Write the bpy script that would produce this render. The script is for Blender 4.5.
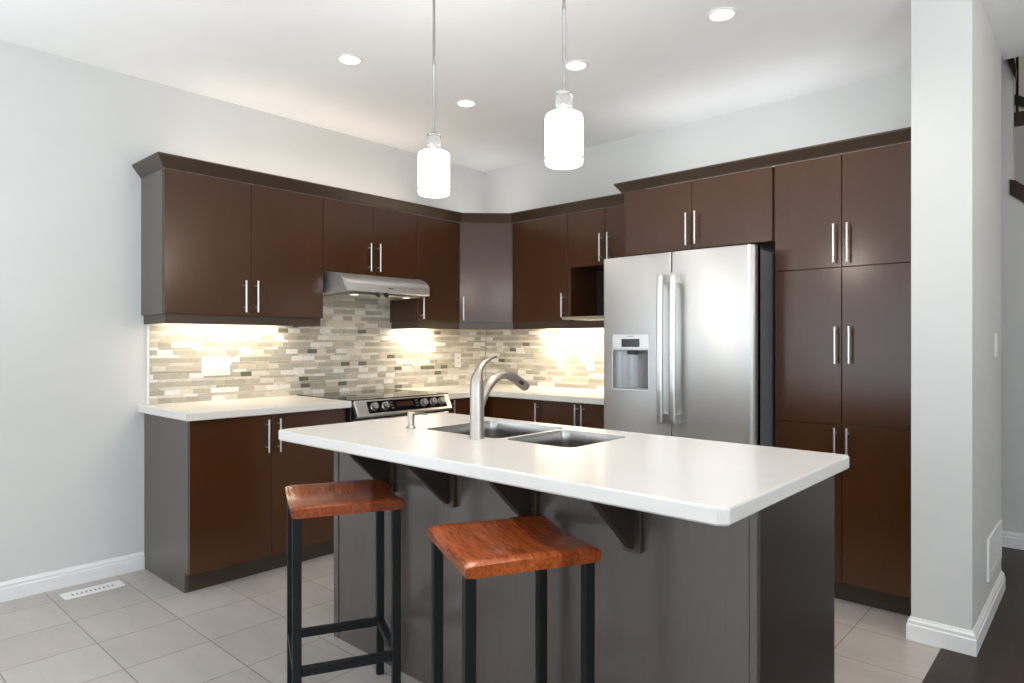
import bpy, bmesh, math, random
from mathutils import Matrix, Vector
random.seed(7)
for o in list(bpy.data.objects): bpy.data.objects.remove(o)
SC = bpy.context.scene
COL = SC.collection

# ---------------------------------------------------------------- camera
cam_d = bpy.data.cameras.new('camera')
cam = bpy.data.objects.new('camera', cam_d); COL.objects.link(cam)
cam_d.sensor_width = 36.0; cam_d.lens = 36.0*659.93/1024.0
cam_d.shift_y = 1.67/1024.0; cam_d.clip_start = 0.02
cam.location = (3.974, -4.0412, 1.249)
cam.rotation_euler = (math.pi/2, 0, 0.7368)
SC.camera = cam

# ---------------------------------------------------------------- world, daylight, exposure
W = bpy.data.worlds.new('daylight'); SC.world = W; W.use_nodes = True
bg = W.node_tree.nodes['Background']
bg.inputs[0].default_value = (0.80, 0.91, 1.0, 1); bg.inputs[1].default_value = 3.0
SC.view_settings.view_transform = 'Standard'; SC.view_settings.look = 'None'
SC.view_settings.gamma = 1.0; SC.view_settings.use_curve_mapping = False
SC.view_settings.exposure = 0.12

H = 2.7146            # ceiling
REAR = -7.2; RIGHT = 6.6
def lamp(kind, loc, energy, color, rot=(0,0,0), **kw):
    d = bpy.data.lights.new('lamp', kind); d.energy = energy; d.color = color
    for k, v in kw.items(): setattr(d, k, v)
    o = bpy.data.objects.new('lamp', d); COL.objects.link(o); o.location = loc; o.rotation_euler = rot
    return o
def portal(loc, rot, sx, sy):
    o = lamp('AREA', loc, 1, (1,1,1), rot, shape='RECTANGLE', size=sx, size_y=sy)
    o.data.cycles.is_portal = True
PATIO = (0.35, 2.55, 0.02, 2.15)        # x0 x1 z0 z1 in the rear wall
REARWIN = (3.4, 5.6, 0.5, 2.3)
LEFTWIN_ADDED = (-5.6, -4.2, 0.05, 2.2)        # y0 y1 z0 z1 in the left wall, unseen opening added to brighten the room
SIDEWIN = (-6.9, -2.9, 0.5, 2.3)        # y0 y1 z0 z1 in the right wall
portal(((PATIO[0]+PATIO[1])/2, REAR-.02, (PATIO[2]+PATIO[3])/2), (math.pi/2,0,0), PATIO[1]-PATIO[0], PATIO[3]-PATIO[2])
portal(((REARWIN[0]+REARWIN[1])/2, REAR-.02, (REARWIN[2]+REARWIN[3])/2), (math.pi/2,0,0), REARWIN[1]-REARWIN[0], REARWIN[3]-REARWIN[2])
portal((RIGHT+.02, (SIDEWIN[0]+SIDEWIN[1])/2, (SIDEWIN[2]+SIDEWIN[3])/2), (math.pi/2,0,math.pi/2), SIDEWIN[1]-SIDEWIN[0], SIDEWIN[3]-SIDEWIN[2])
portal((-.02, (LEFTWIN_ADDED[0]+LEFTWIN_ADDED[1])/2, (LEFTWIN_ADDED[2]+LEFTWIN_ADDED[3])/2), (math.pi/2,0,-math.pi/2), LEFTWIN_ADDED[1]-LEFTWIN_ADDED[0], LEFTWIN_ADDED[3]-LEFTWIN_ADDED[2])
lamp('SUN', (2,-10,6), 3.0, (1.0,.95,.87), (math.radians(38), 0, math.radians(14)), angle=.01)
# added unseen up-lamps near the camera and atop wall cabinets, brightening the ceiling
E_BOUNCE, E_TOPFILL = 42.0, 2.4
for x_, y_, e_ in ((1.3,-5.0,.7),(4.3,-4.9,1),(5.6,-3.4,1)): lamp('AREA', (x_,y_,.95), E_BOUNCE*e_, (.90,.95,1.0), (math.pi,0,0), shape='DISK', size=.9)
lamp('AREA', (2.35,-.30,2.23), E_TOPFILL*1.0, (.96,.98,1.0), (math.pi,0,0), shape='RECTANGLE', size=1.4, size_y=.3)
lamp('AREA', (.17,-1.7,2.26), E_TOPFILL, (1.0,.86,.72), (math.pi,0,0), shape='RECTANGLE', size=.2, size_y=1.7)
lamp('AREA', (.30,-.30,2.20), E_TOPFILL*.35, (1.0,.95,.90), (math.pi,0,0), shape='DISK', size=.35)
WARM = (1.0, 0.80, 0.58); SOFT = (1.0, 0.88, 0.74)
E_SPOT, E_PEND, E_UNDER, E_HALL = 4.5, 6.5, 3.2, 16.0

# ---------------------------------------------------------------- materials
MATS = {}
class NT:
    def __init__(s, name):
        s.m = bpy.data.materials.new(name); s.m.use_nodes = True
        s.t = s.m.node_tree; s.n = s.t.nodes; s.b = s.n['Principled BSDF']; s.tc = None
    def node(s, typ, **kw):
        n = s.n.new(typ)
        for k, v in kw.items(): setattr(n, k, v)
        return n
    def link(s, a, b): s.t.links.new(a, b)
    def pos(s, scale=(1,1,1), loc=(0,0,0), rot=(0,0,0), local=False):
        g = s.node('ShaderNodeTexCoord') if local else s.node('ShaderNodeNewGeometry')
        mp = s.node('ShaderNodeMapping')
        s.link(g.outputs['Object' if local else 'Position'], mp.inputs[0])
        mp.inputs['Scale'].default_value = scale; mp.inputs['Location'].default_value = loc; mp.inputs['Rotation'].default_value = rot
        return mp.outputs[0]
    def noise(s, vec, scale, detail=4, rough=.5):
        n = s.node('ShaderNodeTexNoise'); s.link(vec, n.inputs['Vector'])
        n.inputs['Scale'].default_value = scale; n.inputs['Detail'].default_value = detail; n.inputs['Roughness'].default_value = rough
        return n.outputs['Fac']
    def ramp(s, fac, stops):
        r = s.node('ShaderNodeValToRGB'); s.link(fac, r.inputs[0])
        e = r.color_ramp.elements
        while len(e) < len(stops): e.new(.5)
        for x, (p, c) in zip(e, stops): x.position = p; x.color = (*c, 1)
        return r.outputs[0]
    def mix(s, fac, a, b, mode='MIX'):
        m = s.node('ShaderNodeMix', data_type='RGBA', blend_type=mode)
        for sock, v in ((m.inputs[0], fac), (m.inputs[6], a), (m.inputs[7], b)):
            if isinstance(v, (int, float)): sock.default_value = v
            elif isinstance(v, tuple): sock.default_value = (*v, 1)
            else: s.link(v, sock)
        return m.outputs[2]
    def bump(s, h, strength, dist=.002):
        b = s.node('ShaderNodeBump'); s.link(h, b.inputs['Height'])
        b.inputs['Strength'].default_value = strength; b.inputs['Distance'].default_value = dist
        s.link(b.outputs[0], s.b.inputs['Normal'])
    def set(s, **kw):
        for k, v in kw.items():
            i = s.b.inputs[k.replace('_', ' ')]
            i.default_value = (*v, 1) if isinstance(v, tuple) else v
        return s
    def col(s, c): s.link(c, s.b.inputs['Base Color'])

def simple(name, color, rough=.5, metal=0., **kw):
    t = NT(name); t.set(Base_Color=color, Roughness=rough, Metallic=metal, **kw)
    v = t.noise(t.pos((1,1,1)), 60, 3)
    r = t.node('ShaderNodeMapRange'); t.link(v, r.inputs[0]); r.inputs[3].default_value = max(0, rough-.04); r.inputs[4].default_value = min(1, rough+.04)
    t.link(r.outputs[0], t.b.inputs['Roughness'])
    MATS[name] = t.m; return t
def emitter(name, color, strength):
    t = NT(name); t.set(Base_Color=(.9,.9,.9), Emission_Color=color, Emission_Strength=strength); MATS[name] = t.m

def paint(name, color, rough=.6, var=.02):
    t = NT(name); n = t.noise(t.pos(), 2.2, 3)
    a = tuple(c*(1-var) for c in color); b = tuple(min(1, c*(1+var)) for c in color)
    t.col(t.ramp(n, [(.3, a), (.7, b)])); t.set(Roughness=rough)
    t.bump(t.noise(t.pos(), 260, 2), .06, .001); MATS[name] = t.m
paint('wall_paint', (.665,.665,.65)); paint('ceiling_paint', (.91,.91,.905), .8); paint('trim_paint', (.84,.84,.835), .35, .005)

def cabinet_wood(name, base, rough, spec=.52):
    t = NT(name)
    n = t.noise(t.pos((90, 90, 3.5)), 1.0, 6, .6); n2 = t.noise(t.pos((2,2,1.5)), 1.3, 3)
    c = t.ramp(n, [(.25, tuple(x*.93 for x in base)), (.75, tuple(x*1.06 for x in base))])
    c2 = t.ramp(n2, [(.3, (.90,.90,.90)), (.7, (1.08,1.05,1.02))])
    t.col(t.mix(1.0, c, c2, 'MULTIPLY')); t.set(Roughness=rough, Specular_IOR_Level=spec)
    t.bump(n, .05, .001); MATS[name] = t.m
cabinet_wood('espresso', (.061,.0230,.0078), .22)
cabinet_wood('espresso_moulding', (.050,.030,.018), .34, .6)
cabinet_wood('island_panel', (.088,.070,.062), .24, .8)  # window reflection on the island front is put into this lighter grey base
cabinet_wood('side_panel', (.085,.070,.062), .30, .7)  # grey sheen seen at grazing angle is put into the base colour
cabinet_wood('island_shade', (.036,.026,.022), .34, .4)  # darker wood: shade put into the colour of island end and gussets
simple('cabinet_edge', (.11,.095,.085), .4)
simple('shelf_edge', (.30,.25,.185), .4); simple('cavity', (.010,.007,.005), .6)

t = NT('quartz'); n = t.noise(t.pos(), 420, 2); n2 = t.noise(t.pos(), 5, 4)
t.col(t.mix(.5, t.ramp(n, [(.35, (.71,.68,.64)), (.6, (.77,.745,.71))]), t.ramp(n2, [(.3, (.74,.71,.67)), (.7, (.775,.75,.72))])))
t.set(Roughness=.24); MATS['quartz'] = t.m

def steel(name, color, rough, scale, amp=.08, wave=0.):
    t = NT(name); n = t.noise(t.pos(scale), 1, 3, .6)
    t.set(Base_Color=color, Metallic=1.0)
    r = t.node('ShaderNodeMapRange'); t.link(n, r.inputs[0]); r.inputs[3].default_value = rough-amp; r.inputs[4].default_value = rough+amp
    t.link(r.outputs[0], t.b.inputs['Roughness'])
    if wave:
        t.bump(t.noise(t.pos((1,1,.35), rot=(0,.25,0)), 3.2, 1), wave, .02)
        tg = t.node('ShaderNodeTangent', direction_type='UV_MAP', uv_map='UVMap'); t.link(tg.outputs[0], t.b.inputs['Tangent'])
        t.set(Anisotropic=.8, Anisotropic_Rotation=.25)
    MATS[name] = t.m
steel('fridge_steel', (.69,.692,.685), .40, (3, 3, 500), .03, .18)
steel('brushed_steel', (.68,.67,.65), .32, (8, 8, 300), .03)
steel('hood_steel', (.80,.79,.77), .46, (8,8,300), .03)
steel('knob_steel', (.38,.37,.36), .28, (8,8,300), .02)
steel('sink_steel', (.46,.44,.42), .25, (40, 300, 40), .04)
steel('nickel', (.50,.445,.405), .30, (60, 60, 400), .02)
steel('bar_pull_steel', (.78,.76,.74), .30, (300,300,30), .02)
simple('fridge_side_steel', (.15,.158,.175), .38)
simple('black_glass', (.006,.006,.008), .06); simple('black_plastic', (.015,.015,.016), .35)
simple('cooktop_glass', (.010,.010,.011), .05)
simple('black_iron', (.0035,.0045,.006), .45, Specular_IOR_Level=.3)
simple('white_plastic', (.83,.82,.80), .35); simple('grille_dark', (.10,.10,.10), .6)
simple('display_red', (.055,.02,.012), .15); simple('display_grey', (.035,.037,.04), .12)
simple('dispenser_grey', (.30,.31,.32), .3, .6)
simple('dark_rail_wood', (.028,.011,.008), .3); simple('outdoor_deck', (.35,.36,.36), .8)
emitter('lamp_glass', (1.0,.93,.85), 2.2); emitter('recessed_glow', (1.0,.86,.70), 3.0); emitter('lens_glow', (1.0,.9,.75), 1.5); emitter('strip_glow', (1.0,.86,.66), 6.0)
t = simple('clear_glass', (.95,.95,.94), .12, Transmission_Weight=.85, IOR=1.25); steel('rod_steel', (.42,.41,.40), .30, (60,60,400), .02)

t = NT('floor_tile')
br = t.node('ShaderNodeTexBrick', offset=0.0, squash=1.0)
t.link(t.pos((1,1,1), loc=(-.850+.327*6+.002, 3.165+.327*8+.002, 0)), br.inputs['Vector'])
for k, v in dict(Scale=1.0, Brick_Width=.327, Row_Height=.327, Mortar_Size=.0028, Mortar_Smooth=.2, Bias=0.0).items(): br.inputs[k.replace('_',' ')].default_value = v
br.inputs['Color1'].default_value = (.450,.410,.375,1); br.inputs['Color2'].default_value = (.490,.450,.415,1); br.inputs['Mortar'].default_value = (.25,.20,.17,1)
n = t.noise(t.pos((1.5,5,1)), 1.6, 5, .6)
t.col(t.mix(1.0, br.outputs['Color'], t.ramp(n, [(.3, (.90,.90,.905)), (.7, (1.08,1.07,1.06))]), 'MULTIPLY'))
t.set(Roughness=.34); 
inv = t.node('ShaderNodeMath', operation='SUBTRACT'); inv.inputs[0].default_value = 1.0; t.link(br.outputs['Fac'], inv.inputs[1]); t.bump(inv.outputs[0], .3, .002)
MATS['floor_tile'] = t.m

t = NT('hardwood')
br = t.node('ShaderNodeTexBrick', offset=.4, squash=1.0)
t.link(t.pos((1,1,1), rot=(0,0,math.pi/2)), br.inputs['Vector'])
for k, v in dict(Scale=1.0, Brick_Width=1.1, Row_Height=.125, Mortar_Size=.0015, Mortar_Smooth=.3).items(): br.inputs[k.replace('_',' ')].default_value = v
br.inputs['Color1'].default_value = (.026,.015,.010,1); br.inputs['Color2'].default_value = (.042,.024,.016,1); br.inputs['Mortar'].default_value = (.012,.008,.006,1)
n = t.noise(t.pos((40,2.5,1)), 1, 5, .6)
t.col(t.mix(1.0, br.outputs['Color'], t.ramp(n, [(.3, (.75,.75,.75)), (.7, (1.25,1.2,1.15))]), 'MULTIPLY')); t.set(Roughness=.36, Specular_IOR_Level=.22); MATS['hardwood'] = t.m

def seat_wood(name, shift, dark=1.0):
    t = NT(name)
    v = t.pos((1,1,1), loc=(shift, shift*.7, 0), local=True)
    sep = t.node('ShaderNodeSeparateXYZ'); g = t.node('ShaderNodeTexCoord'); t.link(g.outputs['Object'], sep.inputs[0])
    boards = t.node('ShaderNodeMath', operation='MULTIPLY_ADD'); t.link(sep.outputs[0], boards.inputs[0]); boards.inputs[1].default_value = 1/.1175; boards.inputs[2].default_value = 3.43
    fl = t.node('ShaderNodeMath', operation='FLOOR'); t.link(boards.outputs[0], fl.inputs[0])
    wn = t.node('ShaderNodeTexWhiteNoise', noise_dimensions='1D'); t.link(fl.outputs[0], wn.inputs['W'])
    cmb = t.node('ShaderNodeVectorMath', operation='ADD'); t.link(v, cmb.inputs[0]); t.link(wn.outputs['Color'], cmb.inputs[1])
    st = t.node('ShaderNodeVectorMath', operation='MULTIPLY'); t.link(cmb.outputs[0], st.inputs[0]); st.inputs[1].default_value = (11, .9, 7)
    wv = t.noise(st.outputs[0], 2.6, 3, .5)
    fine = t.noise(st.outputs[0], 14, 6, .7)
    c = t.ramp(wv, [(.32, (.26,.046,.012)), (.5, (.42,.090,.020)), (.68, (.54,.135,.032))])
    c = t.mix(.68, c, t.ramp(fine, [(.36, (.13,.021,.006)), (.64, (.50,.120,.028))]))
    tone = t.ramp(wn.outputs['Value'], [(0., (.66*dark,.62*dark,.62*dark)), (1., (1.15*dark,1.12*dark,1.05*dark))])
    t.col(t.mix(1.0, c, tone, 'MULTIPLY')); t.set(Roughness=.24, Coat_Weight=.12, Coat_Roughness=.15)
    t.bump(fine, .02, .0006); MATS[name] = t.m
seat_wood('cherry_seat', 0.0); seat_wood('cherry_seat_dark', 3.1, .72)  # the second is the same wood, multiplied darker

TILE = []
for nm, c, r in (('greige', (.475,.445,.37), .30), ('taupe', (.405,.38,.315), .30), ('sand', (.575,.525,.435), .35), ('cream', (.69,.655,.57), .35),
                 ('white', (.84,.83,.80), .15), ('ash', (.47,.455,.405), .18), ('olive', (.16,.16,.135), .10), ('grout', (.68,.64,.56), .8)):
    t = NT('mosaic_'+nm); n = t.noise(t.pos((40,40,160)), 1, 4, .6)
    t.col(t.ramp(n, [(.3, tuple(x*.86 for x in c)), (.7, tuple(min(1, x*1.1) for x in c))])); t.set(Roughness=r); TILE.append(t.m)

# ---------------------------------------------------------------- mesh helpers
def frame(o, u, v):
    u = Vector(u).normalized(); v = Vector(v).normalized()
    M = Matrix.Identity(4)
    for i in range(3): M[i][0] = u[i]; M[i][1] = v[i]; M[i][2] = (0,0,1)[i]; M[i][3] = o[i]
    return M
I4 = Matrix.Identity(4)
class B:
    def __init__(s, M=I4): s.bm = bmesh.new(); s.M = M; s.mi = 0
    def _add(s, verts, faces, smooth=False, bevel=0, seg=2):
        b2 = bmesh.new(); vs = [b2.verts.new(s.M @ Vector(v)) for v in verts]
        for f in faces:
            fc = b2.faces.new([vs[i] for i in f]); fc.smooth = smooth
        bmesh.ops.recalc_face_normals(b2, faces=b2.faces)
        if smooth:
            for e in b2.edges:
                if len(e.link_faces) == 2 and e.calc_face_angle() > .7: e.smooth = False
        if bevel: bmesh.ops.bevel(b2, geom=list(b2.edges), offset=bevel, segments=seg, profile=.5, affect='EDGES')
        for f in b2.faces: f.material_index = s.mi
        me = bpy.data.meshes.new('t'); b2.to_mesh(me); b2.free(); s.bm.from_mesh(me); bpy.data.meshes.remove(me)
        return s
    def box(s, x0, x1, y0, y1, z0, z1, bevel=0, seg=2):
        v = [(x,y,z) for x in (x0,x1) for y in (y0,y1) for z in (z0,z1)]
        return s._add(v, [(0,1,3,2),(4,6,7,5),(0,4,5,1),(2,3,7,6),(0,2,6,4),(1,5,7,3)], bevel=bevel, seg=seg)
    def extrude(s, poly, a0, a1, axis=2, bevel=0, smooth=False, seg=2):
        # poly in the two other axes (in order), extruded along axis
        def p(q, a):
            return {0: (a,q[0],q[1]), 1: (q[0],a,q[1]), 2: (q[0],q[1],a)}[axis]
        n = len(poly); v = [p(q, a0) for q in poly]+[p(q, a1) for q in poly]
        f = [tuple(range(n)), tuple(range(n, 2*n))]+[(i,(i+1)%n,n+(i+1)%n,n+i) for i in range(n)]
        return s._add(v, f, bevel=bevel, smooth=smooth, seg=seg)
    def rings(s, rs, smooth=True, cap=True, closed=True):
        n = len(rs[0]); v = [p for r in rs for p in r]; f = []
        for i in range(len(rs)-1):
            for j in range(n if closed else n-1):
                k = (j+1) % n
                f.append((i*n+j, i*n+k, (i+1)*n+k, (i+1)*n+j))
        if cap: f += [tuple(range(n)), tuple((len(rs)-1)*n+j for j in range(n))]
        return s._add(v, f, smooth=smooth)
    def lathe(s, c, prof, n=28, smooth=True, cap=True):
        return s.rings([[(c[0]+r*math.cos(2*math.pi*j/n), c[1]+r*math.sin(2*math.pi*j/n), z) for j in range(n)] for r, z in prof], smooth, cap)
    def tube(s, pts, rad, n=12, smooth=True, flat=1.0):
        pts = [Vector(p) for p in pts]; rs = []
        if not isinstance(rad, (list, tuple)): rad = [rad]*len(pts)
        t0 = (pts[1]-pts[0]).normalized(); up = Vector((0,0,1)) if abs(t0.z) < .9 else Vector((1,0,0))
        nx = t0.cross(up).normalized()
        for i, p in enumerate(pts):
            t = (pts[min(i+1, len(pts)-1)]-pts[max(i-1, 0)]).normalized()
            nx = (nx-t*nx.dot(t)).normalized(); ny = t.cross(nx)
            rs.append([tuple(p+(nx*math.cos(2*math.pi*j/n)+ny*flat*math.sin(2*math.pi*j/n))*rad[i]) for j in range(n)])
        return s.rings(rs, smooth)
    def sweep(s, path, prof, closed=False):
        # path: list of ((x,y), (nx,ny)) mitre offsets; prof: list of (out, z)
        return s.rings([[(x+nx*o, y+ny*o, z) for o, z in prof] for (x, y), (nx, ny) in path], smooth=False)
    def done(s, name, mat, parent=None, loc=None, local=False):
        me = bpy.data.meshes.new(name)
        org = Vector((0,0,0))
        if not local:
            if parent is not None: org = world_loc(parent)
            elif loc is not None: org = Vector(loc)
            else:
                xs = [v.co for v in s.bm.verts]
                lo = [min(c[i] for c in xs) for i in range(3)]; hi = [max(c[i] for c in xs) for i in range(3)]
                org = Vector(((lo[0]+hi[0])/2, (lo[1]+hi[1])/2, lo[2]))
            bmesh.ops.translate(s.bm, verts=s.bm.verts, vec=-org)
        s.bm.to_mesh(me); s.bm.free()
        o = bpy.data.objects.new(name, me); COL.objects.link(o)
        for m in (mat if isinstance(mat, (list, tuple)) else [mat]): me.materials.append(MATS[m] if isinstance(m, str) else m)
        if parent is not None: o.parent = parent
        else: o.location = org
        return o
def world_loc(o):
    v = Vector((0,0,0))
    while o is not None: v += Vector(o.location); o = o.parent
    return v
def thing(name, label, cat, loc, rz=0, group=None):
    o = bpy.data.objects.new(name, None); COL.objects.link(o); o.location = loc; o.rotation_euler = (0,0,rz)
    return tag(o, label, cat, group)
def tag(o, label, cat, group=None):
    o['label'] = label; o['category'] = cat
    if group: o['group'] = group
    return o
def struct(o, label=None):
    o['kind'] = 'structure'
    if label: o['label'] = label
    return o
def rrect(x0, x1, y0, y1, r, n=5):
    P = []
    for cx, cy, a in ((x1-r,y1-r,0),(x0+r,y1-r,90),(x0+r,y0+r,180),(x1-r,y0+r,270)):
        for k in range(n+1):
            t = math.radians(a+90*k/n); P.append((cx+r*math.cos(t), cy+r*math.sin(t)))
    return P
def slab(b, outer, holes, z0, z1, bev=.004):
    """horizontal slab with rounded edges and openings"""
    bm = bmesh.new()
    def inset(poly, d):
        n = len(poly); out = []
        for i in range(n):
            p, q, r = Vector(poly[i-1]), Vector(poly[i]), Vector(poly[(i+1)%n])
            e1, e2 = (q-p).normalized(), (r-q).normalized()
            n1, n2 = Vector((-e1.y,e1.x)), Vector((-e2.y,e2.x)); m = (n1+n2); m = m/max(.3, m.length_squared)*2
            out.append(tuple(q+m*d))
        return out
    def loop(poly, z): return [bm.verts.new((x,y,z)) for x, y in poly]
    def wall(a, c):
        for i in range(len(a)): bm.faces.new((a[i], a[(i+1)%len(a)], c[(i+1)%len(a)], c[i]))
    ins = inset(outer, bev)
    l0, l1, l2, l3 = loop(ins, z0), loop(outer, z0+bev), loop(outer, z1-bev), loop(ins, z1)
    mid = loop(inset(outer, bev*.3), z1-bev*.3)
    wall(l0, l1); wall(l1, l2); wall(l2, mid); wall(mid, l3)
    tops = [l3]; bots = [l0]
    for h in holes:
        a, c = loop(h, z1), loop(h, z0); wall(a, c); tops.append(a); bots.append(c)
    for grp in (tops, bots):
        es = []
        for lp in grp:
            for i in range(len(lp)):
                e = bm.edges.get((lp[i], lp[(i+1)%len(lp)])) or bm.edges.new((lp[i], lp[(i+1)%len(lp)])); es.append(e)
        bmesh.ops.triangle_fill(bm, edges=es, use_beauty=True)
    bmesh.ops.recalc_face_normals(bm, faces=bm.faces)
    me = bpy.data.meshes.new('t'); bm.to_mesh(me); bm.free(); b.bm.from_mesh(me); bpy.data.meshes.remove(me)

# ---------------------------------------------------------------- the room
struct(B().box(0, 3.459, REAR, .0, -.1, 0).done('floor', 'floor_tile'), 'grey beige square floor tiles')
struct(B().box(3.459, RIGHT, REAR, 3.2, -.1, 0).box(2.2, 3.459, .11, 3.2, -.1, 0).done('floor_hall', 'hardwood'), 'dark hardwood plank floor beside the tiles')
def holes_wall(u0, u1, z0, z1, ops, put):
    """wall strips round rectangular openings given as (u0,u1,z0,z1)"""
    ops = sorted(ops); u = u0
    for a, c, e, f in ops:
        put(u, a, z0, z1)
        if e > z0: put(a, c, z0, e)
        put(a, c, f, z1); u = c
    put(u, u1, z0, z1)

struct(B().box(0, 3.349, 0, .109, -.1, H+.1).done('wall_back', 'wall_paint'))
struct(B().box(3.349, 3.5626, -.84, .109, 0, H).done('wall_partition', 'wall_paint'), 'painted end of the partition wall beside the pantry')
b = B(); holes_wall(REAR-.12, .12, -.1, H+.1, [LEFTWIN_ADDED], lambda a,c,e,f: b.box(-.12, 0, a, c, e, f)); struct(b.done('wall_left', 'wall_paint'))
b = B(); holes_wall(0, RIGHT, -.1, H+.1, [PATIO, REARWIN], lambda a,c,e,f: b.box(a, c, REAR-.12, REAR, e, f)); struct(b.done('wall_rear', 'wall_paint'))
b = B(); holes_wall(REAR, 3.2, -.1, H+.1, [SIDEWIN], lambda a,c,e,f: b.box(RIGHT, RIGHT+.12, a, c, e, f)); struct(b.done('wall_right', 'wall_paint'))
struct(B().box(-.12, RIGHT, REAR-.12, .109, H, H+.12).box(3.5626, RIGHT, .109, .2, H, H+.12).done('ceiling', 'ceiling_paint'))
# hall: end wall with the open stair above
b = B(); b.box(2.2, 3.533, 1.0, 1.12, 0, 5.0)
b.extrude([(3.533,0),(3.90,0),(3.90,1.79),(3.533,2.16)], 1.0, 1.12, 1)
b.box(3.9, RIGHT, 1.0, 1.12, 0, 1.79)
struct(b.done('wall_hall', 'wall_paint'))
struct(B().box(2.2, RIGHT, 3.1, 3.2, 0, 5.1).box(2.1, 2.2, .109, 3.2, 0, 5.1).done('wall_stairwell', 'wall_paint'))
struct(B().box(2.1, RIGHT, .2, 3.2, 5.0, 5.1).done('ceiling_stairwell', 'ceiling_paint'))
struct(B().box(2.2, RIGHT, .16, .2, H+.12, 5.0).box(RIGHT, RIGHT+.1, .2, 3.2, H, 5.1).done('wall_upper', 'wall_paint'))
# windows in the unseen walls, the left one added for its light
def window(name, put, u0, u1, z0, z1, n):
    b = B(); w = .06
    put(b, u0, u1, z0, z0+w); put(b, u0, u1, z1-w, z1)
    for k in range(n+1):
        u = u0+(u1-u0-w)*k/n; put(b, u, u+w, z0+w, z1-w)
    struct(b.done(name, 'trim_paint'))
window('door_1', lambda b,a,c,e,f: b.box(a, c, REAR-.1, REAR-.03, e, f), *PATIO, 2)
window('window_1', lambda b,a,c,e,f: b.box(a, c, REAR-.1, REAR-.03, e, f), *REARWIN, 3)
window('window_2', lambda b,a,c,e,f: b.box(RIGHT+.03, RIGHT+.1, a, c, e, f), *SIDEWIN, 4)
window('door_added', lambda b,a,c,e,f: b.box(-.1, -.03, a, c, e, f), *LEFTWIN_ADDED, 2)
# baseboards
BB = [(0,0),(0.016,0),(0.016,.062),(0.012,.067),(0.012,.079),(0.006,.088),(0.004,.094),(0,.094)]
def baseboard(name, path, label=None): struct(B().sweep(path, BB).done(name, 'trim_paint'), label)
baseboard('baseboard_left', [((0,LEFTWIN_ADDED[1]+.08),(1,0)),((0,-2.702),(1,0))], 'white baseboard along the left wall')
baseboard('baseboard_partition', [((3.349,-.648),(-1,0)),((3.349,-.84),(-1,-1)),((3.5626,-.84),(1,-1)),((3.5626,.109),(1,1)),((3.40,.109),(0,1))], 'white baseboard wrapping the partition end')
baseboard('baseboard_hall', [((2.25,1.0),(0,-1)),((RIGHT-.01,1.0),(0,-1))], 'white baseboard on the far hall wall')

# ---------------------------------------------------------------- cabinets
FL = frame((0,0,0), (0,1,0), (1,0,0))      # left wall: u = y, v = x
FB = frame((0,0,0), (1,0,0), (0,-1,0))     # back wall: u = x, v = -y
def pull(M, door, u, v, z0, z1):
    b = B(M); r = .0055; vv = v+.034; z0, z1 = min(z0,z1), max(z0,z1)
    b.tube([(u,vv,z0),(u,vv,z1)], r, 12)
    for z in (z0+.028, z1-.028): b.tube([(u,v-.002,z),(u,vv,z)], .0042, 10)
    return b.done('handle', 'bar_pull_steel', door)
def door(M, root, u0, u1, z0, z1, depth, hu=None, hz=None, name='door'):
    d = B(M).box(u0+.0015, u1-.0015, depth-.019, depth, z0+.0015, z1-.0015, .0012, 1).done(name, 'espresso', root)
    if hu is not None: pull(M, d, hu, depth, *hz)
    return d
def cabinet(name, label, M, u0, u1, depth, z0, z1, doors, toe=0, cat='cabinet', group=None, side=None):
    base = M @ Vector(((u0+u1)/2, depth/2, 0)); root = thing(name, label, cat, (base.x, base.y, 0 if toe else z0), 0, group)
    B(M).box(u0, u1, .002, depth-.021, z0, z1).done('cabinet_body', 'espresso' if side is None else 'side_panel', root)
    if side: B(M).box(u0, u0+.018, .002, depth-.061, .0, z0+.0).done('end_panel', 'side_panel', root) if toe else None
    if toe: B(M).box(u0+(.0185 if side else 0), u1, .002, depth-.0605, 0, z0-.0005).done('toe_kick', 'espresso_moulding', root)
    for d in doors: door(M, root, *d)
    return root
ZU0, ZU1, DU = 1.403, 2.162, .329
GU = 'wall cabinets'
cabinet('wall_cabinet', 'wide brown two-door wall cabinet at the left end of the run', FL, -2.716, -1.7795, DU, ZU0, ZU1,
        [(-2.716,-2.245,ZU0,ZU1,DU,-2.290,(1.424,1.604)), (-2.245,-1.7795,ZU0,ZU1,DU,-2.220,(1.426,1.606))], group=GU, side=1)
cabinet('wall_cabinet', 'short brown two-door cabinet right above the range hood', FL, -1.778, -1.0175, DU, 1.70, ZU1,
        [(-1.778,-1.3978,1.70,ZU1,DU,-1.440,(1.724,1.908)), (-1.3978,-1.0175,1.70,ZU1,DU,-1.366,(1.726,1.912))], group=GU)
cabinet('wall_cabinet', 'narrow brown one-door wall cabinet between range hood and corner', FL, -1.016, -.611, DU, ZU0, ZU1,
        [(-1.016,-.611,ZU0,ZU1,DU,-.99,(1.420,1.600))], group=GU)
root = thing('corner_wall_cabinet', 'diagonal-front brown wall cabinet in the corner of the room', 'cabinet', (.25,-.25,ZU0), 0, GU)
q = .0148
B().extrude([(.002,-.002),(.002,-.609),(DU-.021,-.609),(.609,-DU+.021),(.609,-.002)], ZU0, ZU1, 2).done('cabinet_body', 'espresso', root)
FD = frame((DU,-.61,0), (1,1,0), (1,-1,0)); LD = math.hypot(.61-DU, .61-DU)
door(FD, root, .004, LD-.004, ZU0, ZU1, .004, .030, (1.42,1.60))
cabinet('wall_cabinet', 'tall brown one-door wall cabinet between corner cabinet and open shelf', FB, .611, 1.134, DU, ZU0, ZU1,
        [(.611,1.134,ZU0,ZU1,DU,1.104,(1.433,1.602))], group=GU)
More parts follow.
